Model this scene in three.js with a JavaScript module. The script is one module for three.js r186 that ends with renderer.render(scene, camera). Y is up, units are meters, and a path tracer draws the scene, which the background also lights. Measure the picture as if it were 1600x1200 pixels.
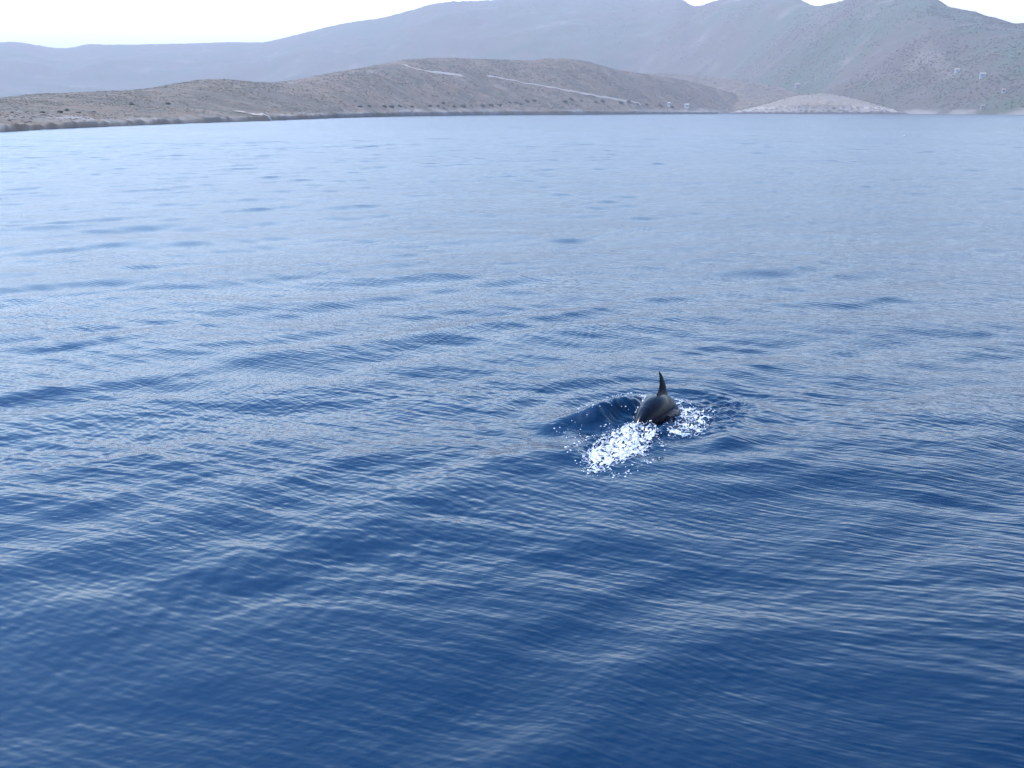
import * as THREE from 'three';
import { mergeGeometries } from 'three/addons/utils/BufferGeometryUtils.js';

// ---------------------------------------------------------------- camera, sky, sun, exposure
const EYE = 3.6, FOCAL = 1689, HORIZON = 173;              // eye height in metres; focal length and horizon row in photo pixels (1600 x 1200)
const PITCH = Math.atan((600 - HORIZON) / FOCAL);
const scene = new THREE.Scene();
const camera = new THREE.PerspectiveCamera(2 * Math.atan(600 / FOCAL) * 180 / Math.PI, 4 / 3, 0.1, 20000);
camera.position.set(0, EYE, 0);
camera.rotation.x = -PITCH;
camera.updateMatrixWorld(true);

const SUN_AZ = -55 * Math.PI / 180, SUN_EL = 61 * Math.PI / 180;   // ahead and to the left, high
const sunDir = new THREE.Vector3(Math.sin(SUN_AZ) * Math.cos(SUN_EL), Math.sin(SUN_EL), -Math.cos(SUN_AZ) * Math.cos(SUN_EL));
const sun = new THREE.DirectionalLight(new THREE.Color().setRGB(1, 0.95, 0.87), 3.2);
sun.position.copy(sunDir).multiplyScalar(100).add(new THREE.Vector3(2, 0, -12));
sun.target.position.set(2, 0, -12);
sun.castShadow = true;
sun.shadow.mapSize.set(2048, 2048);
Object.assign(sun.shadow.camera, { left: -30, right: 30, top: 30, bottom: -30, near: 1, far: 220 });
scene.add(sun, sun.target);

// clear summer sky: zenith-to-horizon gradation times a scattering lobe round the sun
function skyColor(x, y, z, out) {
  const s = Math.max(y, 0.0), c = x * sunDir.x + y * sunDir.y + z * sunDir.z, g = Math.acos(Math.min(1, Math.max(-1, c)));
  const lobe = (1 + 9 * (Math.exp(-3 * g) - Math.exp(-3 * Math.PI / 2)) + 0.45 * c * c) / 1.35;
  const glow = Math.exp(-g * 2.6), k = Math.min(lobe, 3.5), dim = 1 - 0.93 * Math.exp(-((s / 0.11) ** 2));   // thick air dims the lowest sky
  out[0] = (0.015 + 3.75 * Math.exp(-s * 6.7) * dim + 0.2 * glow) * k;
  out[1] = (0.118 + 3.36 * Math.exp(-s * 5.2) * dim + 0.2 * glow) * k;
  out[2] = (0.410 + 2.60 * Math.exp(-s * 3.8) * dim + 0.2 * glow) * k;
}
{
  const w = 1024, h = 512, data = new Float32Array(w * h * 4), o = [0, 0, 0];
  for (let j = 0; j < h; j++) {
    const e = ((j + 0.5) / h - 0.5) * Math.PI;
    for (let i = 0; i < w; i++) {
      const a = ((i + 0.5) / w - 0.5) * 2 * Math.PI;
      skyColor(Math.cos(e) * Math.cos(a), Math.sin(e), Math.cos(e) * Math.sin(a), o);
      data.set([o[0], o[1], o[2], 1], (j * w + i) * 4);
    }
  }
  const t = new THREE.DataTexture(data, w, h, THREE.RGBAFormat, THREE.FloatType);
  t.mapping = THREE.EquirectangularReflectionMapping;
  t.magFilter = t.minFilter = THREE.LinearFilter;
  t.needsUpdate = true;
  scene.background = t;
  scene.environment = t;
}
scene.fog = new THREE.FogExp2(new THREE.Color().setRGB(0.98, 0.95, 1.0), 0.00022);   // summer haze over the sea

const renderer = new THREE.WebGLRenderer({ antialias: true });
renderer.toneMapping = THREE.LinearToneMapping;
renderer.toneMappingExposure = 1.9;
renderer.shadowMap.enabled = true;

// ---------------------------------------------------------------- helpers
const rng = (seed) => () => { seed = (seed + 0x6d2b79f5) | 0; let t = Math.imul(seed ^ (seed >>> 15), 1 | seed); t = (t + Math.imul(t ^ (t >>> 7), 61 | t)) ^ t; return ((t ^ (t >>> 14)) >>> 0) / 4294967296; };
const clamp = (x, a, b) => Math.min(b, Math.max(a, x));
const smooth = (a, b, x) => { const t = clamp((x - a) / (b - a), 0, 1); return t * t * (3 - 2 * t); };
const mix = (a, b, t) => a + (b - a) * t;
// gradient noise in the plane, about -1..1
const perm = new Uint8Array(512), gx = new Float32Array(256), gy = new Float32Array(256);
{
  const r = rng(11), p = [...Array(256).keys()];
  for (let i = 255; i > 0; i--) { const j = Math.floor(r() * (i + 1)); [p[i], p[j]] = [p[j], p[i]]; }
  for (let i = 0; i < 512; i++) perm[i] = p[i & 255];
  for (let i = 0; i < 256; i++) { const a = r() * 2 * Math.PI; gx[i] = Math.cos(a); gy[i] = Math.sin(a); }
}
function noise(x, y) {
  const xi = Math.floor(x), yi = Math.floor(y), fx = x - xi, fy = y - yi, X = xi & 255, Y = yi & 255;
  const u = fx * fx * fx * (fx * (fx * 6 - 15) + 10), v = fy * fy * fy * (fy * (fy * 6 - 15) + 10);
  const a = perm[perm[X] + Y], b = perm[perm[X + 1] + Y], c = perm[perm[X] + Y + 1], d = perm[perm[X + 1] + Y + 1];
  const n0 = gx[a] * fx + gy[a] * fy, n1 = gx[b] * (fx - 1) + gy[b] * fy, n2 = gx[c] * fx + gy[c] * (fy - 1), n3 = gx[d] * (fx - 1) + gy[d] * (fy - 1);
  const top = n0 + (n1 - n0) * u, bot = n2 + (n3 - n2) * u;
  return (top + (bot - top) * v) * 1.5;
}
function fbm(x, y, n) { let s = 0, a = 0.5; for (let i = 0; i < n; i++) { s += a * noise(x, y); x = x * 2.03 + 17.3; y = y * 2.03 - 9.1; a *= 0.5; } return s; }
function ridged(x, y, n) { let s = 0, a = 0.5; for (let i = 0; i < n; i++) { s += a * (1 - 2 * Math.abs(noise(x, y))); x = x * 2.1 + 5.7; y = y * 2.1 + 31.9; a *= 0.5; } return s; }

// photo pixel -> azimuth and slope of its line of sight
function sight(px, py) {
  const dx = (px - 800) / FOCAL, dy = (600 - py) / FOCAL, c = Math.cos(PITCH), s = Math.sin(PITCH);
  const y = dy * c - s, f = c + dy * s, q = Math.hypot(dx, f);
  return { az: Math.atan2(dx, f), rise: y / q };
}
function onPlane(px, py, y = 0) { const { az, rise } = sight(px, py), d = (y - EYE) / rise; return new THREE.Vector3(Math.sin(az) * d, y, -Math.cos(az) * d); }
const names = {};
const numbered = (n) => { const k = names[n] = (names[n] ?? -1) + 1; return k ? `${n}_${String(k).padStart(3, '0')}` : n; };
function place(o, name, data) { o.name = numbered(name); o.userData = data; o.traverse((m) => { m.castShadow = m.receiveShadow = true; }); scene.add(o); return o; }
function part(name, geometry, material, parent) { const m = new THREE.Mesh(geometry, material); m.name = name; parent.add(m); return m; }
// smooth curve through sorted points [x, value...]
function curve(points, k) {
  return (x) => {
    const n = points.length;
    if (x <= points[0][0]) return points[0][k];
    if (x >= points[n - 1][0]) return points[n - 1][k];
    let i = 0; while (points[i + 1][0] < x) i++;
    const p1 = points[i], p2 = points[i + 1], p0 = points[i - 1] ?? p1, p3 = points[i + 2] ?? p2, t = (x - p1[0]) / (p2[0] - p1[0]);
    const w = p2[0] - p1[0], m1 = p2[0] === p0[0] ? 0 : (p2[k] - p0[k]) / (p2[0] - p0[0]) * w, m2 = p3[0] === p1[0] ? 0 : (p3[k] - p1[k]) / (p3[0] - p1[0]) * w;
    return (2 * t ** 3 - 3 * t * t + 1) * p1[k] + (t ** 3 - 2 * t * t + t) * m1 + (-2 * t ** 3 + 3 * t * t) * p2[k] + (t ** 3 - t * t) * m2;
  };
}

// ---------------------------------------------------------------- sea
// the dolphin's place first: the sea is raised and churned round it
const FIN = onPlane(1031, 650);                            // on the water, straight under the dorsal fin
const HEAD = sight(1015, 660).az + 0.33;                   // where it swims to: away and to the right
const hdx = Math.sin(HEAD), hdz = -Math.cos(HEAD);         // ahead
const lfx = hdz, lfz = -hdx;                               // to its left
const toLocal = (x, z) => [(x - FIN.x) * hdx + (z - FIN.z) * hdz, (x - FIN.x) * lfx + (z - FIN.z) * lfz];

// crest line of the wave pushed up on its left
const crestPoints = [[856, 668, 0.01], [868, 656, 0.05], [884, 647, 0.09], [906, 641, 0.13], [930, 636, 0.165], [946, 626, 0.20], [964, 619, 0.21], [984, 617, 0.20], [1004, 619, 0.16], [1020, 622, 0.06]].map(([x, y, h]) => { const p = onPlane(x, y, h); return new THREE.Vector3(p.x, h, p.z); });
const crestLine = crestPoints.map((p) => [p.x, p.z, p.y]), rawZ = curve(crestLine, 1), rawH = curve(crestLine, 2), even = (f) => (x) => { let t = 0; for (let k = -4; k <= 4; k++) t += f(x + k * 0.045) / 9; return t; }, crestZ = even(rawZ), crestH = even(rawH), crestEnds = [crestLine[0][0], crestLine[crestLine.length - 1][0]];
function pushedWave(x, z) {
  const over = Math.max(0, crestEnds[0] - x, x - crestEnds[1]), h = crestH(x) * Math.exp(-((over / 0.25) ** 2)), d = (z - crestZ(x)) * 0.8;
  // towards the viewer a short steep face and a dip, away from him a long back
  return d > 0 ? h * (Math.exp(-((d / 0.20) ** 2)) - 0.16 * Math.exp(-(((d - 0.42) / 0.24) ** 2)) * smooth(0, 0.2, d)) : h * Math.exp(-Math.pow(-d / 0.34, 1.6));
}
function churn(x, z) {                                     // 0..1: how broken the water is
  const [u, v] = toLocal(x, z);
  const tail = Math.exp(-Math.pow((u + 1.05) / 0.85, 4)) * Math.exp(-Math.pow(v / 0.42, 4));
  const right = Math.exp(-Math.pow((u - 0.35) / 1.0, 4)) * Math.exp(-Math.pow((v + 0.55) / 0.42, 4));
  return Math.min(1, tail + 0.8 * right);
}
function disturbed(x, z) {
  const dx = x - FIN.x, dz = z - FIN.z, r = Math.hypot(dx, dz);
  if (r > 5) return 0;
  const [u, v] = toLocal(x, z);
  let h = pushedWave(x, z);
  h += 0.10 * Math.abs(h) * (noise(x * 6, z * 6) + 0.5 * noise(x * 14, z * 9));
  // spreading ring waves of its rise
  h += 0.026 * Math.sin(r * 2 * Math.PI / 0.62 + 0.8 * noise(x * 1.3, z * 1.3)) * smooth(0.5, 1.0, r) * Math.exp(-Math.max(0, r - 0.8) / 0.9);
  // edge of the raised patch on its right, and the mound of water over its tail
  h += 0.07 * Math.exp(-Math.pow((v + 1.0) / 0.20, 2)) * Math.exp(-Math.pow((u + 0.15) / 0.8, 4));
  h += 0.06 * Math.exp(-Math.pow((u + 0.9) / 0.6, 2) - Math.pow(v / 0.35, 2));
  const c = churn(x, z);
  if (c > 0.02) h += c * (0.040 * noise(x * 5.1, z * 5.1) + 0.026 * noise(x * 11 + 4, z * 11) + 0.014 * noise(x * 23, z * 23 + 7));
  return h;
}
// wave trains: wavelength, direction, height. Directions turn from "away" towards "right".
const trains = [];
{
  const r = rng(5);
  const add = (n, l0, l1, dir, spread, slope, near = 0, far = 0) => {
    for (let i = 0; i < n; i++) {
      const L = l0 * Math.pow(l1 / l0, (i + r()) / n), a = (dir + spread * (r() + r() - 1)) * Math.PI / 180, k = 2 * Math.PI / L;
      trains.push({ L, kx: Math.sin(a) * k, kz: -Math.cos(a) * k, A: slope * (0.6 + 0.8 * r()) / k, p: r() * 6.283, near, far });
    }
  };
  add(4, 4.0, 8, -20, 30, 0.011);
  add(10, 0.95, 2.3, -42, 26, 0.0175);
  add(8, 1.6, 4.5, -5, 38, 0.013);
  add(8, 0.7, 1.7, 12, 44, 0.015);
  add(12, 0.30, 0.8, 28, 30, 0.0115);
  add(9, 0.30, 0.9, -38, 30, 0.0115);
  add(22, 0.09, 0.30, 30, 30, 0.0115);
  add(12, 0.09, 0.30, -32, 30, 0.0095);
  add(12, 2.6, 8, 0, 50, 0.020, 50, 190);      // longer chop out in the open bay
  add(12, 8, 30, 0, 50, 0.022, 220, 600);
  trains.sort((a, b) => b.L - a.L);
}
function seaHeight(x, z, res, calm = 1) {
  const wx = x + 0.30 * noise(x * 0.37, z * 0.37) + 1.2 * noise(x * 0.06 + 9, z * 0.06), wz = z + 0.30 * noise(x * 0.37 + 40, z * 0.37 + 13) + 1.2 * noise(x * 0.06, z * 0.06 + 5);
  const gust = clamp(0.95 + 0.8 * noise(x * 0.23 + 3, z * 0.23 - 8) + 0.5 * noise(x * 0.033, z * 0.033), 0.25, 1.9);
  const dist = Math.hypot(x, z), lee = mix(0.42, 1, smooth(4.5, 13, dist)), calmer = mix(0.6, 1, smooth(5, 16, dist));   // smoother water in the lee of the boat
  let h = 0;
  for (let i = 0; i < trains.length; i++) {
    const t = trains[i], f = clamp(t.L / res - 2, 0, 1) * (t.far ? smooth(t.near, t.far, dist) : 1);
    if (t.L < res * 2) break;
    if (f === 0) continue;
    const s = Math.sin(wx * t.kx + wz * t.kz + t.p);
    const v = t.L < 1 ? lee * gust * (s + 0.28 * s * s - 0.14) : calmer * (s + 0.2 * s * s - 0.1);    // crests narrower than troughs
    h += t.A * f * v;
  }
  return h * calm + disturbed(x, z);
}

const seaMaterial = new THREE.MeshPhysicalMaterial({ name: 'sea_water', color: new THREE.Color().setRGB(0.0002, 0.0122, 0.0345), roughness: 0.07, ior: 1.333 });
{
  // fine ripples that the mesh cannot carry, as a tiling normal map of 2.4 m
  const n = 1024, data = new Uint8Array(n * n * 4), r = rng(77), comps = [];
  for (let i = 0; i < 46; i++) {
    const L = 0.035 * Math.pow(5, r()), a = (r() < 0.65 ? 30 + 20 * (r() + r() - 1) : -30 + 50 * (r() + r() - 1)) * Math.PI / 180, m = 2.4 / L;
    comps.push([Math.round(Math.sin(a) * m), Math.round(Math.cos(a) * m), r() * 6.283, 0.016 * (0.5 + r())]);
  }
  const sx = new Float32Array(n * n), sy = new Float32Array(n * n);
  for (const [kx, ky, p, slope] of comps) {
    const k = Math.hypot(kx, ky) || 1, step = 2 * Math.PI / n, ax = slope * kx / k, ay = slope * ky / k, tab = Float32Array.from({ length: n }, (_, i) => Math.cos(i * step + p));
    for (let j = 0; j < n; j++) for (let i = 0; i < n; i++) { const c = tab[(((kx * i + ky * j) % n) + n) % n], o = j * n + i; sx[o] += ax * c; sy[o] += ay * c; }
  }
  for (let o = 0; o < n * n; o++) {
    const q = 1 / Math.hypot(sx[o], sy[o], 1);
    data.set([Math.round((-sx[o] * q * 0.5 + 0.5) * 255), Math.round((-sy[o] * q * 0.5 + 0.5) * 255), Math.round((q * 0.5 + 0.5) * 255), 255], o * 4);
  }
  const t = new THREE.DataTexture(data, n, n);
  t.wrapS = t.wrapT = THREE.RepeatWrapping; t.magFilter = THREE.LinearFilter; t.minFilter = THREE.LinearMipmapLinearFilter; t.generateMipmaps = true; t.needsUpdate = true;
  seaMaterial.normalMap = t;
  seaMaterial.normalScale.set(0.36, 0.36);
}
{
  const radii = [0.6, 1.4, 2.2];
  for (let r = 3; r < 7000;) {
    radii.push(r);
    const view = r * r / EYE * 0.00092 * (1 + (r / 60) ** 2 * 0.2);
    let d = Math.max(0.011, Math.min(view, r < 120 ? 0.28 : 0.28 + (r - 120) * 0.02));
    if (r > 10.4 && r < 14.2) d = Math.min(d, 0.019);
    if (r < 4.7) d = 0.06;
    radii.push(r += d) && radii.pop();
  }
  const azs = [], half = 0.56, cols = 740;
  for (let i = 0; i <= cols; i++) azs.push(-half + 2 * half * i / cols);
  const da = 2 * half / cols, rest = 2 * Math.PI - 2 * half, n2 = 44;
  for (let i = 1; i < n2; i++) azs.push(half + rest * i / n2);
  const R = radii.length, C = azs.length, pos = new Float32Array((R * C + 1) * 3), uv = new Float32Array((R * C + 1) * 2);
  for (let j = 0; j < R; j++) {
    const r = radii[j], dr = (radii[j + 1] ?? r * 1.02) - r, res = Math.max(dr, r * da);
    for (let i = 0; i < C; i++) {
      const x = Math.sin(azs[i]) * r, z = -Math.cos(azs[i]) * r, o = j * C + i;
      pos[o * 3] = x; pos[o * 3 + 2] = z;
      pos[o * 3 + 1] = i <= cols ? seaHeight(x, z, res) : 0;
      uv[o * 2] = (x + 0.5 * noise(x * 0.3, z * 0.3)) / 2.4; uv[o * 2 + 1] = (-z + 0.5 * noise(x * 0.3 + 7, z * 0.3)) / 2.4;
    }
  }
  const index = new Uint32Array(((R - 1) * C * 2 + C) * 3);
  let q = 0;
  for (let i = 0; i < C; i++) { index[q++] = R * C; index[q++] = (i + 1) % C; index[q++] = i; }
  for (let j = 0; j + 1 < R; j++) for (let i = 0; i < C; i++) {
    const a = j * C + i, b = j * C + (i + 1) % C, c = a + C, d = b + C;
    index[q++] = a; index[q++] = b; index[q++] = c; index[q++] = b; index[q++] = d; index[q++] = c;
  }
  const g = new THREE.BufferGeometry();
  g.setAttribute('position', new THREE.BufferAttribute(pos, 3));
  g.setAttribute('uv', new THREE.BufferAttribute(uv, 2));
  g.setIndex(new THREE.BufferAttribute(index, 1));
  g.computeVertexNormals();
  // what the coarser outer rings cannot carry of the waves is in the ripple relief and, farther out, in the roughness
  const materials = [seaMaterial], steps = [[6.6, 0.43, 0.08], [7.6, 0.52, 0.09], [9, 0.64, 0.10], [11, 0.72, 0.14], [14, 0.82, 0.16], [18, 0.95, 0.175], [24, 1.1, 0.19], [34, 1.3, 0.2], [50, 1.5, 0.2], [80, 1.75, 0.2], [130, 2.0, 0.2], [220, 2.25, 0.2], [400, 2.5, 0.2], [1e9, 2.6, 0.2]];
  let from = 0, ring = 0;
  const upTo = (limit) => { while (ring + 1 < R && radii[ring] < limit) ring++; return ring + 1 >= R ? index.length : (C + ring * C * 2) * 3; };
  for (let k = 0; k <= steps.length; k++) {
    const end = upTo(k ? steps[k]?.[0] ?? 1e9 : 5.8);
    if (k) { const m = seaMaterial.clone(); m.normalScale.setScalar(steps[k - 1][1]); m.roughness = steps[k - 1][2]; materials.push(m); }
    g.addGroup(from, end - from, k);
    from = end;
    if (end === index.length) break;
  }
  place(new THREE.Mesh(g, materials), 'sea', { kind: 'structure', label: 'calm rippled deep blue sea reaching to the shore' });
}

// ---------------------------------------------------------------- land
// A stretch of land seen from the sea: photo pixels of its skyline, metres to its shore and to its ridge.
function land({ points, profile, rough, roughFront }) {
  const rows = points.map(([px, py, shore, ridge]) => { const s = sight(px, py); return [s.az, s.rise * ridge + EYE, shore, ridge]; });
  const H = curve(rows, 1), S = curve(rows, 2), D = curve(rows, 3);
  const height = (az, d) => {
    const d0 = S(az), d1 = D(az), t = (d - d0) / (d1 - d0), x = Math.sin(az) * d, z = -Math.cos(az) * d, h = H(az);
    if (t < 0) return -4 * smooth(0, -0.1, t) - 0.3;
    const body = t < 1 ? h * profile(t) : h * (1 - 0.55 * smooth(1, 2.2, t) - 0.10 * (t - 1));
    const env = smooth(0, 0.12, t) * (1 - 0.93 * smooth(0.55, 0.97, t) * (1 - smooth(1.02, 1.3, t)));
    return body + env * rough(x, z, t, h) + roughFront(x, z, t, h);
  };
  return { height, shore: S, ridge: D, az0: rows[0][0], az1: rows[rows.length - 1][0], top: H };
}
function landMesh(L, cols, rowsN, tMax, color, material, name, data, warpT = (t) => t) {
  const pos = new Float32Array((cols + 1) * (rowsN + 1) * 3), col = new Float32Array((cols + 1) * (rowsN + 1) * 3), c = [0, 0, 0];
  for (let i = 0; i <= cols; i++) {
    const az = mix(L.az0, L.az1, i / cols), d0 = L.shore(az), d1 = L.ridge(az);
    for (let j = 0; j <= rowsN; j++) {
      const t = -0.04 + (tMax + 0.04) * warpT(j / rowsN), d = d0 + (d1 - d0) * t, o = (j * (cols + 1) + i) * 3, x = Math.sin(az) * d, z = -Math.cos(az) * d, y = L.height(az, d);
      pos[o] = x; pos[o + 1] = y; pos[o + 2] = z;
      color(x, y, z, t, c, az);
      col[o] = c[0]; col[o + 1] = c[1]; col[o + 2] = c[2];
    }
  }
  const index = new Uint32Array(cols * rowsN * 6);
  let q = 0;
  for (let j = 0; j < rowsN; j++) for (let i = 0; i < cols; i++) { const a = j * (cols + 1) + i, b = a + 1, e = a + cols + 1, f = e + 1; index.set([a, b, e, b, f, e], q); q += 6; }
  const g = new THREE.BufferGeometry();
  g.setAttribute('position', new THREE.BufferAttribute(pos, 3));
  g.setAttribute('color', new THREE.BufferAttribute(col, 3));
  g.setIndex(new THREE.BufferAttribute(index, 1));
  g.computeVertexNormals();
  return place(new THREE.Mesh(g, material), name, { kind: 'structure', ...data });
}
// where the line of sight of a photo pixel meets that land
function meet(L, px, py) {
  const { az, rise } = sight(px, py), d0 = L.shore(az), d1 = L.ridge(az) * 1.1;
  let d = d0;
  for (; d < d1; d += 0.5) if (L.height(az, d) >= EYE + rise * d) break;
  return { az, d, p: new THREE.Vector3(Math.sin(az) * d, L.height(az, d), -Math.cos(az) * d) };
}
const ground = new THREE.MeshStandardMaterial({ name: 'scrub_and_rock', vertexColors: true, roughness: 1 });
const lerpTo = (c, k, r, g, b) => { c[0] = mix(c[0], r, k); c[1] = mix(c[1], g, k); c[2] = mix(c[2], b, k); };

// mountains of the mainland
const mainland = land({
  points: [
    [-520, 60, 2900, 3900], [-200, 74, 2900, 3900], [-60, 70, 2850, 3850], [0, 67, 2850, 3800], [28, 67, 2850, 3800], [60, 72, 2850, 3800], [88, 76, 2850, 3800], [112, 75, 2850, 3800], [138, 70, 2850, 3800], [180, 71, 2800, 3750], [300, 69, 2800, 3700],
    [360, 67, 2750, 3650], [412, 67, 2700, 3600], [440, 61, 2650, 3550], [480, 51, 2600, 3500], [540, 37, 2550, 3450], [600, 28, 2500, 3400], [645, 16, 2450, 3350], [690, 5, 2400, 3300], [760, 2, 2350, 3250], [830, -2, 2300, 3200],
    [920, -3, 2250, 3150], [1000, 0, 2200, 3100], [1062, 0, 2064, 2928], [1086, 11, 2003, 2853], [1120, 2, 1940, 2753], [1138, -1, 1898, 2692], [1152, 2, 1862, 2649], [1168, -1, 1824, 2594], [1240, -2, 1659, 2382], [1272, 10, 1580, 2288], [1300, 7, 1508, 2202],
    [1330, 0, 1452, 2115], [1390, -8, 1344, 1956], [1455, -4, 1263, 1842], [1470, 6, 1248, 1818], [1490, 15, 1224, 1781], [1528, 23, 1197, 1739], [1570, 36, 1169, 1694], [1600, 40, 1146, 1666], [1700, 30, 1096, 1607], [1900, 50, 1023, 1534], [2200, 40, 950, 1461],
  ],
  profile: (t) => 0.55 * t + 0.45 * smooth(0, 1, t),
  rough: (x, z, t, h) => 30 * ridged(x / 620 + 3, z / 620, 4) - 6 + 10 * fbm(x / 130, z / 130, 3),
  roughFront: (x, z, t) => smooth(0, 0.02, t) * (2 + 2.2 * fbm(x / 20, z / 20, 3)) + 2.0 * smooth(0.3, 0.8, t) * fbm(x / 18, z / 18, 2),
});
landMesh(mainland, 800, 130, 1.5, (x, y, z, t, c) => {
  const n = fbm(x / 260 + 5, z / 260, 4), m = fbm(x / 42, z / 42, 3);
  c[0] = 0.060; c[1] = 0.048; c[2] = 0.032;                                 // dry grass and phrygana
  lerpTo(c, smooth(-0.25, 0.30, n + 0.8 * m), 0.035, 0.052, 0.025);        // maquis
  lerpTo(c, smooth(0.22, 0.5, fbm(x / 90 - 8, z / 90 + 2, 4)), 0.115, 0.094, 0.072);   // bare limestone
  if (t < 0.03) lerpTo(c, smooth(-0.1, 0.3, 0.15 + fbm(x / 30, z / 30, 3)) * smooth(0.03, 0.012, t + 0.01 * m), 0.17, 0.145, 0.12);
}, ground, 'mainland_mountains', { label: 'hazy scrub covered mountains of the mainland rising behind the low headland' }, (v) => v);

// a low hill behind the headland's tip
const backHill = land({
  points: [[860, 150, 1428, 1640], [920, 130, 1428, 1640], [980, 117, 1411, 1640], [1060, 117, 1386, 1623], [1120, 122, 1344, 1607], [1170, 129, 1310, 1582], [1215, 136, 1293, 1558], [1250, 148, 1285, 1525], [1290, 160, 1285, 1476], [1330, 170, 1285, 1410], [1365, 175, 1285, 1344]],
  profile: (t) => 0.7 * t + 0.3 * smooth(0, 1, t),
  rough: (x, z) => 3 * fbm(x / 90, z / 90, 4),
  roughFront: (x, z, t) => smooth(0, 0.02, t) * (1 + 1.2 * fbm(x / 12, z / 12, 3)),
});
const scrubColor = (x, y, z, t, c) => {
  const n = fbm(x / 70 + 5, z / 70, 4), m = fbm(x / 11, z / 11, 3);
  c[0] = 0.112; c[1] = 0.076; c[2] = 0.044;
  lerpTo(c, smooth(-0.12, 0.16, n + 0.7 * m), 0.072, 0.055, 0.032);
  lerpTo(c, 0.8 * smooth(0.05, 0.3, fbm(x / 17 + 9, z / 17 - 4, 4)), 0.058, 0.050, 0.029);
  lerpTo(c, smooth(0.10, 0.34, fbm(x / 6 - 8, z / 6, 3)) * 0.35, 0.20, 0.165, 0.125);
  lerpTo(c, smooth(0.2, 0.5, fbm(x / 30 + 50, z / 30, 3)), 0.15, 0.115, 0.08);
};
landMesh(backHill, 300, 80, 1.5, scrubColor, ground, 'coastal_hill', { label: 'low dry brown hill behind the pale rocky islet' });

// the headland in front
const headland = land({
  points: [
    [-420, 172, 150, 290], [-250, 166, 165, 320], [-100, 160, 190, 360], [0, 155, 214, 400], [60, 149, 236, 430], [150, 145, 270, 480], [230, 140, 306, 530], [280, 131, 332, 570], [315, 126, 352, 600], [345, 125, 370, 630], [385, 128, 395, 660], [420, 130, 418, 700], [455, 127, 455, 740],
    [500, 118, 512, 800], [560, 108, 608, 880], [630, 95, 720, 980], [665, 92, 770, 1020], [705, 91, 820, 1060], [760, 93, 890, 1110], [830, 95, 960, 1160], [860, 92, 985, 1180], [885, 92, 1005, 1190], [920, 97, 1040, 1210], [950, 106, 1070, 1230], [985, 113, 1110, 1265],
    [1020, 118, 1160, 1310], [1060, 124, 1210, 1355], [1095, 132, 1255, 1395], [1130, 142, 1310, 1435], [1170, 154, 1375, 1480], [1210, 166, 1425, 1515], [1240, 174, 1455, 1535],
  ],
  profile: (t) => 0.03 * smooth(0, 0.02, t) + 0.69 * t + 0.28 * smooth(0.05, 1, t),
  rough: (x, z, t, h) => Math.min(1, h / 30) * (3.2 * fbm(x / 75, z / 75, 4) + 1.2 * fbm(x / 16, z / 16, 3)),
  roughFront: (x, z, t, h) => smooth(0, 0.01, t) * (0.5 + 0.9 * Math.max(0, ridged(x / 9, z / 9, 4)) * smooth(0.35, 0.05, t)) + 0.25 * smooth(0.2, 0.6, t) * fbm(x / 5, z / 5, 2),
});
const rockEdge = (x, z, y) => y + 2.6 * fbm(x / 24, z / 24, 3) + 1.3 * fbm(x / 5, z / 5, 3);
const headlandColor = (x, y, z, t, c) => {
  scrubColor(x, y, z, t, c);
  const d = Math.hypot(x, z), scale = clamp(d / 800, 0.4, 1);
  const e = rockEdge(x, z, y) / scale;
  const bare = smooth(6.2, 3.6, e) * smooth(-0.22, 0.18, fbm(x / 48 + 3, z / 48, 3));
  if (bare > 0) {
    const s = fbm(x / 4, z / 4, 3), r = ridged(x / 14, z / 14, 3);
    lerpTo(c, bare * smooth(-0.2, 0.25, s + 0.5 * r), 0.215, 0.185, 0.155);
    lerpTo(c, bare * smooth(0.0, 0.3, fbm(x / 10 + 31, z / 10, 3)), 0.13, 0.112, 0.09);
  }
  if (e < 2.0) lerpTo(c, smooth(1.1, 0.5, y / scale + 0.4 * fbm(x / 3, z / 3, 2)), 0.075, 0.06, 0.05);   // wet, weed-grown rock at the waterline
};
landMesh(headland, 900, 120, 1.4, headlandColor, ground, 'headland', { label: 'low dry brown headland with pale rocks along its waterline' }, (v) => v * (0.55 + 0.45 * v));

// rocky islet
const islet = land({
  points: [[1122, 176.5, 1287, 1300], [1135, 175.8, 1286, 1310], [1150, 173, 1285, 1322], [1180, 166.5, 1284, 1334], [1200, 160.5, 1283, 1340], [1222, 155, 1282, 1344], [1245, 148.5, 1281, 1347], [1268, 146, 1281, 1348], [1290, 145.5, 1281, 1347], [1312, 149, 1281, 1344], [1340, 154.5, 1281, 1338], [1360, 160, 1281, 1332], [1380, 166, 1281, 1324], [1400, 172, 1282, 1312], [1412, 175.8, 1282, 1300], [1419, 176.6, 1283, 1294]],
  profile: (t) => 0.30 * smooth(0, 0.14, t) + 0.70 * (0.6 * t + 0.4 * Math.sin(t * Math.PI / 2)),
  rough: (x, z, t, h) => Math.min(1, h / 12) * 1.1 * fbm(x / 14, z / 14, 3),
  roughFront: (x, z, t, h) => Math.min(1, h / 10) * (1.9 * ridged(x / 13, z / 26, 4) * smooth(0, 0.05, t) * smooth(0.55, 0.15, t) + 0.35 * fbm(x / 2.5, z / 2.5, 2) * smooth(0.05, 0.2, t)),
});
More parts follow.
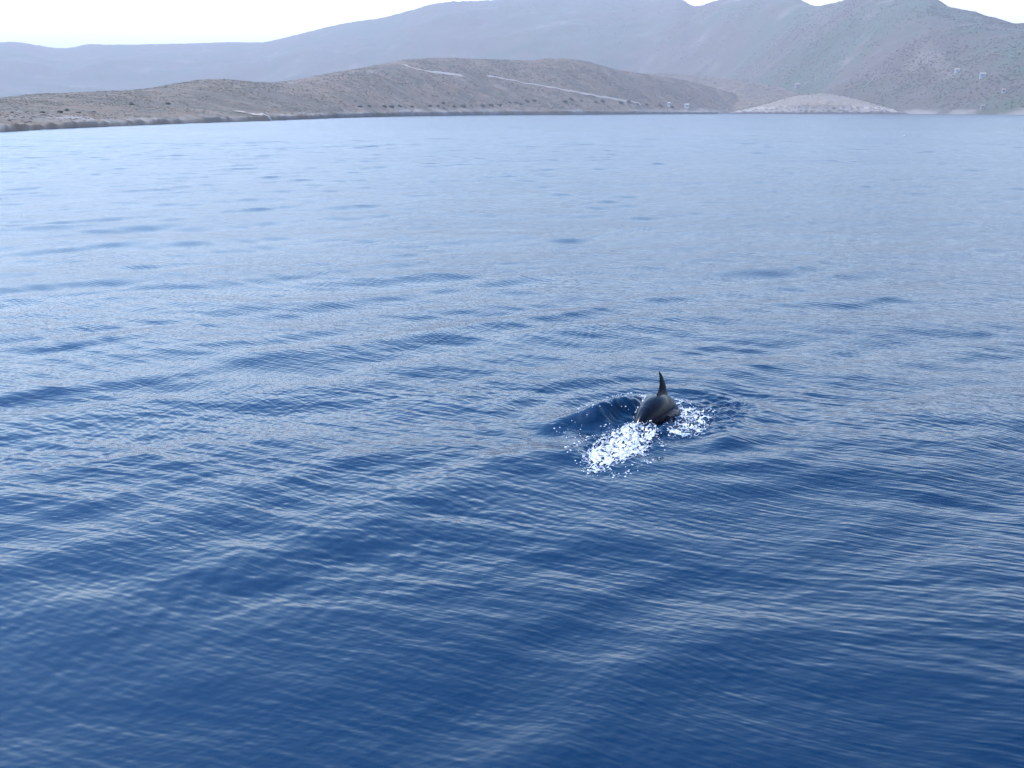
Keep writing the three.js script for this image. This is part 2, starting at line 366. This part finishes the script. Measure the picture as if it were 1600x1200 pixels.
landMesh(islet, 420, 120, 1.9, (x, y, z, t, c) => {
  const s = fbm(x / 5, z / 5, 3), r = ridged(x / 6, y / 2.6 + z / 40, 4), q = fbm(x / 3, y / 1.2, 3);
  c[0] = 0.165; c[1] = 0.128; c[2] = 0.090;
  lerpTo(c, smooth(-0.05, 0.35, s), 0.205, 0.162, 0.118);
  lerpTo(c, smooth(0.05, 0.4, fbm(x / 9 + 3, y / 2, 3)), 0.17, 0.15, 0.12);
  const low = smooth(9.5, 6, y + 4 * s);
  lerpTo(c, low * smooth(0.25, 0.55, r), 0.29, 0.25, 0.205);          // clean pale ledges
  lerpTo(c, low * smooth(0.3, 0.0, r + 0.4 * q), 0.060, 0.050, 0.042);   // dark clefts
  lerpTo(c, smooth(2.6, 1.6, y + 1.6 * s), 0.065, 0.052, 0.05);     // weed at the waterline
  lerpTo(c, smooth(19, 22, y + 4 * s) * 0.8, 0.13, 0.115, 0.075);
}, ground, 'rocky_islet', { label: 'pale limestone islet with a dark waterline at the tip of the headland' }, (v) => v * (0.5 + 0.5 * v));

// tracks
function track(L, pixels, width, name, label, color) {
  const pts = new THREE.CatmullRomCurve3(pixels.map(([x, y]) => meet(L, x, y).p)).getSpacedPoints(pixels.length * 16);
  const pos = [], index = [], side = new THREE.Vector3(), r = rng(name.length);
  pts.forEach((p, i) => {
    side.subVectors(pts[Math.min(i + 1, pts.length - 1)], pts[Math.max(i - 1, 0)]).setY(0).normalize();
    const w = width * (0.7 + 0.6 * r());
    for (const s of [-1, -0.33, 0.33, 1]) {
      const x = p.x - side.z * s * w / 2, z = p.z + side.x * s * w / 2, az = Math.atan2(x, -z), d = Math.hypot(x, z);
      pos.push(x, L.height(az, d) + 0.45 - 0.15 * Math.abs(s), z);
    }
    if (i) for (let k = 0; k < 3; k++) { const a = (i - 1) * 4 + k, b = i * 4 + k; index.push(a, b, a + 1, b, b + 1, a + 1); }
  });
  const g = new THREE.BufferGeometry();
  g.setAttribute('position', new THREE.Float32BufferAttribute(pos, 3));
  g.setIndex(index);
  g.computeVertexNormals();
  place(new THREE.Mesh(g, new THREE.MeshStandardMaterial({ name: 'pale_dirt', color: new THREE.Color().setRGB(...color), roughness: 1, side: THREE.DoubleSide })), name, { kind: 'structure', label });
}
track(headland, [[631, 101], [640, 105], [652, 108.5], [664, 111], [684, 113.5], [704, 116], [722, 118]], 5, 'dirt_track', 'pale dirt track starting at the top of the brown headland', [0.27, 0.235, 0.195]);
track(headland, [[762, 120], [782, 122.5], [806, 126.5], [832, 131.5], [860, 137], [888, 142.5], [916, 147.5], [944, 152.5], [972, 157.5], [1000, 162.5]], 3.4, 'dirt_track', 'pale dirt track running down the flank of the headland to its shore', [0.27, 0.235, 0.195]);
track(headland, [[366, 175], [386, 177.5], [404, 180.5], [422, 184]], 3, 'dirt_track', 'short pale track reaching the waterline of the headland', [0.32, 0.285, 0.24]);

// ---------------------------------------------------------------- vegetation
// a low rounded bush: leafy tufts on an uneven dome
function bushGeometry(seed) {
  const r = rng(seed), tufts = [];
  const n = 15;
  for (let i = 0; i < n; i++) {
    const g = new THREE.IcosahedronGeometry(0.27 + 0.16 * r(), 1), p = g.attributes.position, a = r() * 6.283, q = Math.sqrt(r()) * 0.62, y = 0.20 + (0.72 - q) * r() * 0.75;
    const cell = new Map();
    for (let k = 0; k < p.count; k++) {
      const key = [p.getX(k), p.getY(k), p.getZ(k)].map((v) => v.toFixed(3)).join();
      if (!cell.has(key)) cell.set(key, 0.72 + 0.56 * r());
      const s = cell.get(key);
      p.setXYZ(k, p.getX(k) * s + Math.cos(a) * q, p.getY(k) * s * 0.85 + y, p.getZ(k) * s + Math.sin(a) * q);
    }
    g.deleteAttribute('uv');
    tufts.push(g);
  }
  const g = mergeGeometries(tufts);
  g.computeVertexNormals();
  return g;
}
const bushes = [1, 2, 3].map(bushGeometry);
const leaf = new THREE.MeshStandardMaterial({ name: 'maquis_leaves', color: new THREE.Color().setRGB(1, 1, 1), roughness: 1 });
function scatter(L, count, seed, size, tone, name, label, accept) {
  const r = rng(seed), spots = [];
  for (let tries = 0; spots.length < count && tries < count * 12; tries++) {
    const az = mix(L.az0, L.az1, r()), t = Math.pow(r(), 0.8) * 1.05, d = mix(L.shore(az), L.ridge(az), t), x = Math.sin(az) * d, z = -Math.cos(az) * d;
    if (r() > accept(x, z, t, az)) continue;
    const y = L.height(az, d);
    if (y < 1) continue;
    spots.push([x, y, z, size(r, d), r() * 6.283, r()]);
  }
  const m = new THREE.InstancedMesh(bushes[seed % 3], leaf, spots.length), M = new THREE.Matrix4(), Q = new THREE.Quaternion(), up = new THREE.Vector3(0, 1, 0), col = new THREE.Color();
  spots.forEach(([x, y, z, s, a, k], i) => {
    M.compose(new THREE.Vector3(x, y - 0.12 * s, z), Q.setFromAxisAngle(up, a), new THREE.Vector3(s, s * (0.38 + 0.3 * k), s));
    m.setMatrixAt(i, M);
    m.setColorAt(i, col.setRGB(...tone(k)));
  });
  place(m, name, { kind: 'stuff', label });
}
const olive = (k) => [mix(0.078, 0.112, k), mix(0.066, 0.088, k), mix(0.042, 0.055, k)];
scatter(headland, 16000, 4, (r, d) => (0.45 + 0.75 * r() * r()) * clamp(d / 800, 0.45, 1.15), olive, 'scrub', 'low olive scrub scattered over the dry headland', (x, z, t) => t < 0.02 ? 0 : clamp(0.42 + 1.3 * fbm(x / 38, z / 38, 3) + 0.4 * fbm(x / 9, z / 9, 2), 0.04, 1) * (rockEdge(x, z, 2.5 + 60 * t) < 6 ? 0.15 : 1));
scatter(backHill, 2500, 5, (r) => 0.8 + 1.1 * r() * r(), olive, 'scrub', 'low olive scrub on the hill behind the islet', (x, z, t) => t < 0.04 ? 0 : clamp(0.4 + fbm(x / 38, z / 38, 3), 0.05, 1));
scatter(islet, 420, 6, (r) => 0.6 + 0.7 * r(), (k) => [mix(0.05, 0.09, k), mix(0.05, 0.08, k), 0.035], 'scrub', 'dark scrub along the crown of the pale islet', (x, z, t) => t > 0.86 ? 1 : t > 0.55 ? 0.10 : 0);
scatter(mainland, 60000, 7, (r) => 0.8 + 1.2 * r() * r(), (k) => [mix(0.046, 0.068, k), mix(0.044, 0.056, k), mix(0.027, 0.034, k)], 'woodland', 'dark green maquis woodland covering the mainland mountains', (x, z, t, az) => t < 0.03 ? 0 : clamp(0.30 + 1.2 * fbm(x / 210 + 5, z / 210, 4) + 0.6 * fbm(x / 40, z / 40, 2), 0.02, 1) * smooth(-0.5, 0.25, az) );

// the dark shrubs that stand out one by one above the rocks
const shrubs = [
  [18, 176, 5], [66, 176, 7], [94, 176, 9], [104, 173, 7], [122, 176.5, 7], [147, 175.5, 6], [205, 164, 8], [262, 163, 8], [562, 167, 8], [577, 167, 7], [600, 167, 9], [611, 168, 10], [624, 166.5, 8], [643, 167, 7], [671, 166, 7], [684, 166.5, 6], [692, 161, 9], [693, 169.5, 5], [709, 167, 7], [723, 167, 9], [735, 165, 5], [753, 166, 9], [766, 165, 10], [780, 165, 8],
  [796, 161, 7], [806, 161, 8], [813, 163, 6], [823, 159, 9], [834, 157.5, 9], [882, 159, 9], [892, 156, 8], [908, 158, 5], [930, 160, 8], [941, 158.5, 9], [970, 161, 8], [982, 159.5, 8], [996, 163, 6], [1010, 164, 8], [1032, 166, 9], [1050, 168, 7],
];
const shrubMaterials = [[0.036, 0.046, 0.026], [0.045, 0.050, 0.026], [0.030, 0.042, 0.028]].map((c) => new THREE.MeshStandardMaterial({ name: 'dark_leaves', color: new THREE.Color().setRGB(...c), roughness: 1 }));
shrubs.forEach(([px, py, w], i) => {
  const { p, d } = meet(headland, px, py), s = w * d / FOCAL / 1.7;
  const m = new THREE.Mesh(bushes[i % 3], shrubMaterials[i % 3]);
  m.position.copy(p).y -= 0.12 * s; m.rotation.y = i * 2.4; m.scale.set(s, s * (0.75 + 0.07 * (i % 4)), s);
  place(m, 'shrub', { label: px < 400 ? 'dark green shrub on the low end of the headland away from the islet' : 'dark green shrub above the pale shore rocks of the headland', category: 'shrub', group: px < 400 ? 'shrubs on the low slope' : 'shrubs above the shore rocks' });
});

// ---------------------------------------------------------------- houses
function house(L, px, py, w, label, wallColor, roofColor) {
  const { p, d, az } = meet(L, px, py), W = w * d / FOCAL, D = W * 0.7, h = clamp(W * 0.55, 2.6, 6);
  const g = new THREE.Group();
  const wall = new THREE.MeshStandardMaterial({ name: 'lime_plaster', color: new THREE.Color().setRGB(...wallColor), roughness: 0.9 });
  const roof = new THREE.MeshStandardMaterial({ name: 'roof_tiles', color: new THREE.Color().setRGB(...roofColor), roughness: 0.9 });
  const dark = new THREE.MeshStandardMaterial({ name: 'painted_wood', color: new THREE.Color().setRGB(0.06, 0.08, 0.10), roughness: 0.6 });
  const base = 5;
  part('wall', new THREE.BoxGeometry(W, h + base, D).translate(0, (h - base) / 2, 0), wall, g);
  const s = new THREE.Shape([new THREE.Vector2(-D / 2 - 0.3, 0), new THREE.Vector2(D / 2 + 0.3, 0), new THREE.Vector2(0, D * 0.24)]);
  part('roof', new THREE.ExtrudeGeometry(s, { depth: W + 0.6, bevelEnabled: false }).translate(0, h + 0.003, -W / 2 - 0.3).rotateY(Math.PI / 2), roof, g);
  part('door', new THREE.BoxGeometry(1, 2, 0.08).translate(0, 1, D / 2 + 0.03), dark, g);
  for (const q of [-0.3, 0.3]) part('window', new THREE.BoxGeometry(W * 0.14, h * 0.3, 0.08).translate(q * W, h * 0.55, D / 2 + 0.03), dark, g);
  g.position.copy(p).y += 1.4; g.rotation.y = -az + 0.15;
  place(g, 'house', { label, category: 'house' });
}
house(mainland, 1495, 114, 5.5, 'white house high on the wooded mountain slope below a bare spur', [0.6, 0.57, 0.53], [0.45, 0.36, 0.30]);
house(mainland, 1535, 121.5, 7, 'long pale house on the wooded slope, downhill of the white house', [0.45, 0.43, 0.40], [0.40, 0.34, 0.29]);
house(mainland, 1568, 146, 4, 'small pale house among trees on the lower mountain slope', [0.45, 0.43, 0.40], [0.38, 0.28, 0.23]);
house(mainland, 1535, 171.5, 4.5, 'pale house standing just above the mainland shore', [0.40, 0.36, 0.33], [0.36, 0.26, 0.21]);
house(mainland, 1246, 137, 6.5, 'pinkish building standing behind the crown of the rocky islet', [0.42, 0.33, 0.30], [0.38, 0.28, 0.24]);
house(headland, 1045, 166.5, 3, 'tiny white hut near the low tip of the headland', [0.8, 0.79, 0.76], [0.7, 0.68, 0.64]);
house(headland, 1073, 169, 6, 'low pale hut beside the shore at the tip of the headland', [0.62, 0.60, 0.55], [0.5, 0.46, 0.42]);

// ---------------------------------------------------------------- fishing floats
function float(px, py, color, label) {
  const p = onPlane(px, py), g = new THREE.Group();
  const m = new THREE.MeshStandardMaterial({ name: 'float_plastic', color: new THREE.Color().setRGB(...color), roughness: 0.45 });
  const prof = [[0.001, -0.16], [0.09, -0.15], [0.15, -0.08], [0.17, 0], [0.15, 0.09], [0.09, 0.16], [0.045, 0.18], [0.04, 0.23], [0.001, 0.24]].map(([x, y]) => new THREE.Vector2(x, y));
  part('body', new THREE.LatheGeometry(prof, 20), m, g);
  part('ring', new THREE.TorusGeometry(0.05, 0.012, 8, 16).translate(0, 0.27, 0), m, g);
  g.position.set(p.x, seaHeight(p.x, p.z, 0.6) + 0.04, p.z);
  g.scale.setScalar(0.75);
  place(g, 'fishing_float', { label, category: 'float' });
}
float(1413, 212.5, [0.5, 0.5, 0.49], 'small white fishing float on the water off the islet');
float(1575, 201, [0.55, 0.13, 0.06], 'small red fishing float on the water off the mainland');

// ---------------------------------------------------------------- dolphin
// spine: an arc in the vertical plane of its course; s = 0 under the dorsal fin, + ahead
const BEND = 0.95, SLOPE = -0.34, FIN_AXIS = 0.03;         // radius of the arc; rise at the fin; height of the spine there
function spine(s) {
  const a0 = Math.atan(SLOPE), a = a0 - s / BEND;           // pitch along the arc
  const lim = clamp(a, -1.0, 1.1);
  if (lim !== a) {                                          // straight beyond the bend
    const sl = (a0 - lim) * BEND, b = spine(sl), e = s - sl;
    return { u: b.u + e * Math.cos(lim), y: b.y + e * Math.sin(lim), a: lim };
  }
  return { u: BEND * (Math.sin(a0) - Math.sin(a)), y: FIN_AXIS + BEND * (Math.cos(a) - Math.cos(a0)), a };
}
const girth = [                                            // s, half width, half height, drop of the section below the spine
  [-1.28, 0.012, 0.030, 0], [-1.20, 0.022, 0.055, 0], [-1.05, 0.034, 0.085, 0], [-0.85, 0.068, 0.120, 0], [-0.62, 0.128, 0.165, 0], [-0.40, 0.185, 0.205, 0], [-0.18, 0.210, 0.232, 0], [0.05, 0.200, 0.245, 0], [0.30, 0.188, 0.240, 0], [0.52, 0.172, 0.218, 0],
  [0.70, 0.152, 0.186, 0], [0.84, 0.130, 0.156, 0.004], [0.95, 0.106, 0.122, 0.010], [1.01, 0.080, 0.078, 0.030], [1.06, 0.052, 0.048, 0.045], [1.13, 0.038, 0.034, 0.050], [1.18, 0.026, 0.024, 0.052], [1.20, 0.008, 0.008, 0.052],
];
const bodyGeoms = [];
const paint = (c, ang, s) => {                              // dark cape, lighter flank, pale belly; left flank also carries painted sunlit sheen
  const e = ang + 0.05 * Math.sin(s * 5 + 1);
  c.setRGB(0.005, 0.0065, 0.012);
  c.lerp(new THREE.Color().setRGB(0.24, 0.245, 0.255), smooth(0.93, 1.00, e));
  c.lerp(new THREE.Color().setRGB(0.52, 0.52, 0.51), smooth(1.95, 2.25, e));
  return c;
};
{
  const W = curve(girth, 1), Hh = curve(girth, 2), Dp = curve(girth, 3), NS = 150, NA = 48, pos = [], col = [], index = [], c = new THREE.Color();
  for (let i = 0; i <= NS; i++) {
    const s = mix(-1.28, 1.20, i / NS), sp = spine(s), w = W(s) * 0.86, h = Hh(s), drop = Dp(s);
    for (let k = 0; k < NA; k++) {
      const ang = k / NA * 2 * Math.PI, up = Math.cos(ang), sd = Math.sin(ang), keel = s < -0.5 ? 1 : 0;
      const q = h * up * (1 + 0.04 * keel * Math.abs(up)) - drop, v = w * Math.sign(sd) * Math.pow(Math.abs(sd), 0.92);
      const u = sp.u - Math.sin(sp.a) * q, y = sp.y + Math.cos(sp.a) * q;
      pos.push(u, y, v);
      paint(c, ang < Math.PI ? Math.max(0, ang - 0.95 * smooth(0, 0.9, ang)) : 2 * Math.PI - ang, s);  // pale tone starts higher on the left, painting in the sun's sheen there
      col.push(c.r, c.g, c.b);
    }
  }
  for (let i = 0; i < NS; i++) for (let k = 0; k < NA; k++) { const a = i * NA + k, b = i * NA + (k + 1) % NA; index.push(a, a + NA, b, b, a + NA, b + NA); }
  const g = new THREE.BufferGeometry();
  for (const end of [0, NS]) {
    const sp = spine(end ? 1.20 : -1.28), at = pos.length / 3;
    pos.push(sp.u, sp.y - (end ? 0.04 : 0), 0); col.push(c.r, c.g, c.b);
    for (let k = 0; k < NA; k++) { const a = end * NA + k, b = end * NA + (k + 1) % NA; end ? index.push(a, at, b) : index.push(a, b, at); }
  }
  g.setAttribute('position', new THREE.Float32BufferAttribute(pos, 3));
  g.setAttribute('color', new THREE.Float32BufferAttribute(col, 3));
  g.setIndex(index);
  g.computeVertexNormals();
  bodyGeoms.push(g);
}
// a fin: sections along its span, each [offset along, offset out, chord, half thickness]
function fin(sections, toBody, color) {
  const NA = 24, pos = [], col = [], index = [];
  sections.forEach(([along, out, chord, thick]) => {
    for (let k = 0; k < NA; k++) {
      const a = k / NA * 2 * Math.PI, x = along + chord * 0.5 * Math.cos(a), f = Math.sin(a) * thick * (0.62 + 0.38 * Math.cos(a));
      pos.push(...toBody(x, out, f)); col.push(...color);
    }
  });
  const n = sections.length;
  for (let i = 0; i + 1 < n; i++) for (let k = 0; k < NA; k++) { const a = i * NA + k, b = i * NA + (k + 1) % NA; index.push(a, b, a + NA, b, b + NA, a + NA); }
  const at = pos.length / 3, last = sections[n - 1];
  pos.push(...toBody(last[0] - 0.004, last[1] + 0.006, 0)); col.push(...color);
  for (let k = 0; k < NA; k++) index.push((n - 1) * NA + k, (n - 1) * NA + (k + 1) % NA, at);
  const g = new THREE.BufferGeometry();
  g.setAttribute('position', new THREE.Float32BufferAttribute(pos, 3));
  g.setAttribute('color', new THREE.Float32BufferAttribute(col, 3));
  g.setIndex(index);
  g.computeVertexNormals();
  bodyGeoms.push(g);
}
const grey = [0.005, 0.006, 0.009];
{
  const along = (x, out, f) => { const sp = spine(x), q = 0.225 + out; return [sp.u - Math.sin(sp.a) * q, sp.y + Math.cos(sp.a) * q, f]; };
  // dorsal fin: swept back, hollow rear edge, broad foot that runs into the back
  fin([[0.02, -0.04, 0.52, 0.060], [0.015, -0.005, 0.44, 0.048], [0.005, 0.025, 0.35, 0.034], [-0.005, 0.055, 0.27, 0.025], [-0.025, 0.105, 0.205, 0.020], [-0.055, 0.155, 0.155, 0.016], [-0.09, 0.203, 0.11, 0.012], [-0.123, 0.242, 0.072, 0.009], [-0.148, 0.268, 0.042, 0.006], [-0.165, 0.286, 0.018, 0.004]], along, grey);
  // flukes, one to each side of the tail stock
  const t = spine(-1.24);
  for (const s of [-1, 1]) fin([[0.02, 0.0, 0.22, 0.028], [0.0, 0.06, 0.205, 0.020], [-0.045, 0.14, 0.165, 0.014], [-0.095, 0.21, 0.115, 0.010], [-0.14, 0.26, 0.065, 0.006], [-0.165, 0.285, 0.025, 0.003]],
    (x, out, f) => [t.u + Math.cos(t.a) * x - Math.sin(t.a) * f, t.y + Math.sin(t.a) * x + Math.cos(t.a) * f, s * out], grey);
  // flippers
  const p = spine(0.62);
  for (const s of [-1, 1]) fin([[0.0, 0.10, 0.15, 0.030], [-0.02, 0.18, 0.145, 0.022], [-0.06, 0.26, 0.115, 0.015], [-0.11, 0.33, 0.08, 0.010], [-0.15, 0.375, 0.045, 0.006], [-0.17, 0.395, 0.02, 0.003]],
    (x, out, f) => { const c = Math.cos(0.65), n = Math.sin(0.65), down = -0.05 - n * out, side = c * out; return [p.u + Math.cos(p.a) * x - Math.sin(p.a) * (down + f * c), p.y + Math.sin(p.a) * x + Math.cos(p.a) * (down + f * c), s * (side + f * n)]; }, grey);
}
{
  const g = mergeGeometries(bodyGeoms);
  const dolphin = new THREE.Group();
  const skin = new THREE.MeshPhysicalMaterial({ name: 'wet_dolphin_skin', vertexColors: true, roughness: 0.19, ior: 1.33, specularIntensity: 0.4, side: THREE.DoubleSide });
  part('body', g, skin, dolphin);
  const eye = new THREE.MeshPhysicalMaterial({ name: 'eye', color: new THREE.Color().setRGB(0.01, 0.01, 0.012), roughness: 0.1 }), e = spine(0.90);
  for (const s of [-1, 1]) part('eye', new THREE.SphereGeometry(0.016, 16, 12).translate(e.u, e.y - 0.03, s * 0.128), eye, dolphin);
  dolphin.position.set(FIN.x, 0, FIN.z);
  dolphin.rotation.y = Math.PI / 2 - HEAD;
  place(dolphin, 'dolphin', { label: 'dark grey dolphin surfacing with its curved dorsal fin upright in the foam', category: 'dolphin' });
}

// ---------------------------------------------------------------- foam and spray
{
  const r = rng(91), blobs = [0, 1, 2, 3].map(() => {
    const g = new THREE.IcosahedronGeometry(1, 1), p = g.attributes.position, seen = new Map();
    for (let k = 0; k < p.count; k++) { const key = [p.getX(k), p.getY(k), p.getZ(k)].map((v) => v.toFixed(3)).join(); if (!seen.has(key)) seen.set(key, 0.6 + 0.7 * r()); const s = seen.get(key); p.setXYZ(k, p.getX(k) * s, p.getY(k) * s, p.getZ(k) * s); }
    g.deleteAttribute('uv'); g.computeVertexNormals();
    return g;
  });
  const white = new THREE.MeshStandardMaterial({ name: 'foam', color: new THREE.Color().setRGB(0.62, 0.63, 0.64), roughness: 0.55 });
  // outlines on the water, in photo pixels; foam lies on the surface there
  const inside = (poly, x, y) => { let c = false; for (let i = 0, j = poly.length - 1; i < poly.length; j = i++) { const [a, b] = poly[i], [d, e] = poly[j]; if ((b > y) !== (e > y) && x < (d - a) * (y - b) / (e - b) + a) c = !c; } return c; };
  const place3 = (list, name, label) => {
    const m = new THREE.InstancedMesh(blobs[name.length % 4], white, list.length), M = new THREE.Matrix4(), Q = new THREE.Quaternion(), E = new THREE.Euler();
    list.forEach(([x, y, z, s, flat], i) => { M.compose(new THREE.Vector3(x, y, z), Q.setFromEuler(E.set(r() * 0.5, r() * 6.3, r() * 0.5)), new THREE.Vector3(s * (0.7 + 0.9 * r()), s * flat, s * (0.7 + 0.9 * r()))); m.setMatrixAt(i, M); });
    place(m, name, { kind: 'stuff', label });
  };
  const gather = (n, poly, accept, size, lift, flat, out) => {
    const xs = poly.map((p) => p[0]), ys = poly.map((p) => p[1]), x0 = Math.min(...xs), x1 = Math.max(...xs), y0 = Math.min(...ys), y1 = Math.max(...ys);
    for (let tries = 0, k = 0; k < n && tries < n * 30; tries++) {
      const px = mix(x0, x1, r()), py = mix(y0, y1, r());
      if (!inside(poly, px, py)) continue;
      const p = onPlane(px, py, 0.04);
      if (r() > accept(p.x, p.z, px, py)) continue;
      const s = size(r());
      out.push([p.x, seaHeight(p.x, p.z, 0.02) + lift(r(), px, py), p.z, s, flat]); k++;
    }
  };
  const toPixel = (x, y, z) => { const c = Math.cos(PITCH), n = Math.sin(PITCH), f = -z * c - (y - EYE) * n, u = (y - EYE) * c - z * n; return [800 + FOCAL * x / f, 600 - FOCAL * u / f]; };
  // lacy sheets of foam: the cells of a fine grid where the froth holds together
  function lace(poly, soft, u0, u1, v0, v1, hold, name, label) {
    const step = 0.0065, nu = Math.round((u1 - u0) / step), nv = Math.round((v1 - v0) / step), field = new Float32Array((nu + 1) * (nv + 1));
    for (let i = 0; i <= nu; i++) for (let j = 0; j <= nv; j++) {
      const u = u0 + i * step, v = v0 + j * step, x = FIN.x + hdx * u + lfx * v, z = FIN.z + hdz * u + lfz * v, [px, py] = toPixel(x, 0.05, z);
      let e = 0;
      for (const [dx, dy] of [[0, 0], [-1, 0], [1, 0], [0, -0.6], [0, 0.6], [-2, 0], [2, 0], [0, -1.2], [0, 1.2]]) e += inside(poly, px + dx * soft, py + dy * soft) ? 1 / 9 : 0;
      if (e === 0) { field[i * (nv + 1) + j] = -1; continue; }
      const wu = u + 0.05 * noise(u * 9, v * 9), wv = v + 0.05 * noise(u * 9 + 30, v * 9);
      const web = Math.max(1 - 3.4 * Math.abs(noise(wu * 7, wv * 12)), 1 - 3.8 * Math.abs(noise(wu * 13 + 8, wv * 22 + 3)) - 0.15);
      field[i * (nv + 1) + j] = web * 0.75 + 0.55 * fbm(wu * 5 + 2, wv * 7, 3) + hold * e - 0.95;
    }
    const id = new Int32Array(field.length).fill(-1), pos = [], col = [], index = [];
    const at = (i, j) => {
      const o = i * (nv + 1) + j;
      if (id[o] < 0) {
        const u = u0 + i * step, v = v0 + j * step, x = FIN.x + hdx * u + lfx * v, z = FIN.z + hdz * u + lfz * v, f = Math.max(0, field[o]), k = smooth(0, 0.35, f + 0.25 * noise(x * 60, z * 60));
        id[o] = pos.length / 3;
        pos.push(x, seaHeight(x, z, 0.02) + 0.004 + 0.03 * Math.min(0.8, f) * (0.5 + 0.8 * noise(x * 26, z * 26) + 0.6 * noise(x * 55, z * 55)), z);
        col.push(mix(0.12, 0.54, k), mix(0.18, 0.55, k), mix(0.24, 0.56, k));      // thin froth lets the blue through, thick froth is white
      }
      return id[o];
    };
    for (let i = 0; i < nu; i++) for (let j = 0; j < nv; j++) {
      const a = [[i, j], [i + 1, j], [i + 1, j + 1], [i, j + 1]], on = a.map(([p, q]) => field[p * (nv + 1) + q] > 0), n = on.filter(Boolean).length;
      if (n < 3) continue;
      const k = a.map(([p, q], m) => (on[m] ? at(p, q) : -1)).filter((m) => m >= 0);
      index.push(k[0], k[1], k[2]);
      if (n === 4) index.push(k[0], k[2], k[3]);
    }
    const g = new THREE.BufferGeometry();
    g.setAttribute('position', new THREE.Float32BufferAttribute(pos, 3));
    g.setAttribute('color', new THREE.Float32BufferAttribute(col, 3));
    g.setIndex(index);
    g.computeVertexNormals();
    place(new THREE.Mesh(g, new THREE.MeshStandardMaterial({ name: 'froth', vertexColors: true, roughness: 0.4, side: THREE.DoubleSide })), name, { kind: 'stuff', label });
  }
  const foam = [];
  const wake = [[985, 664], [1003, 662], [1012, 672], [1022, 668], [1030, 680], [1020, 692], [1022, 700], [1008, 712], [985, 716], [965, 722], [945, 735], [925, 733], [907, 722], [914, 708], [930, 694], [950, 682], [962, 668]];
  lace(wake, 6, -2.5, 0.2, -1.1, 0.9, 0.86, 'froth', 'lacy white froth trailing behind the dolphin');
  gather(800, wake, (x, z) => clamp(0.16 + 2.4 * fbm(x * 9, z * 9, 3) + 0.5 * noise(x * 2.4, z * 2.4), 0.0, 1), (k) => 0.0025 + 0.008 * k * k * k * k, (k, px, py) => 0.06 * k * k * smooth(715, 675, py), 0.5, foam);
  gather(220, [[880, 700], [930, 670], [1000, 655], [1050, 690], [1030, 720], [960, 750], [900, 735]], (x, z) => clamp(0.1 + 1.2 * fbm(x * 5, z * 5, 3), 0, 1), (k) => 0.004 + 0.008 * k * k, () => 0, 0.5, foam);
  // along the left side of its back
  gather(70, [[980, 668], [990, 648], [1003, 630], [1012, 622], [1009, 632], [996, 655], [990, 670]], () => 0.9, (k) => 0.005 + 0.010 * k * k, (k) => 0.02 * k, 0.7, foam);
  place3(foam, 'foam', 'churned white foam on the water behind the dolphin');
  const fleck = [];  // white blobs for spray drops, also standing in for sun glints on ruffled water
  const right = [[1040, 617], [1065, 616], [1085, 624], [1105, 634], [1122, 634], [1112, 652], [1106, 670], [1100, 684], [1075, 682], [1050, 684], [1036, 676], [1046, 655], [1048, 640]];
  lace(right, 6, -1.3, 1.7, -1.6, 0.1, 0.62, 'froth', 'broken froth on the water at the right flank of the dolphin');
  gather(380, right, (x, z, px, py) => clamp(0.08 + 2.4 * fbm(x * 9 + 3, z * 9, 3) + 0.3 * smooth(1085, 1045, px), 0, 1), (k) => 0.0025 + 0.008 * k * k * k * k, (k) => 0.02 * k, 0.6, fleck);
  gather(38, [[862, 672], [872, 650], [905, 640], [922, 640], [930, 655], [915, 668], [885, 674]], () => 0.7, (k) => 0.003 + 0.007 * k * k, (k) => 0.05 * k * k, 0.8, fleck);
  gather(60, [[940, 628], [960, 613], [990, 612], [1010, 616], [1000, 634], [975, 640]], () => 0.7, (k) => 0.003 + 0.007 * k * k, (k) => 0.05 * k * k, 0.8, fleck);
  gather(28, [[900, 640], [985, 640], [985, 665], [880, 685]], () => 0.5, (k) => 0.004 + 0.006 * k * k, (k) => 0.03 * k, 0.8, fleck);
  place3(fleck, 'spray', 'white flecks of spray and painted sun glints beside the dolphin');
}

renderer.render(scene, camera);
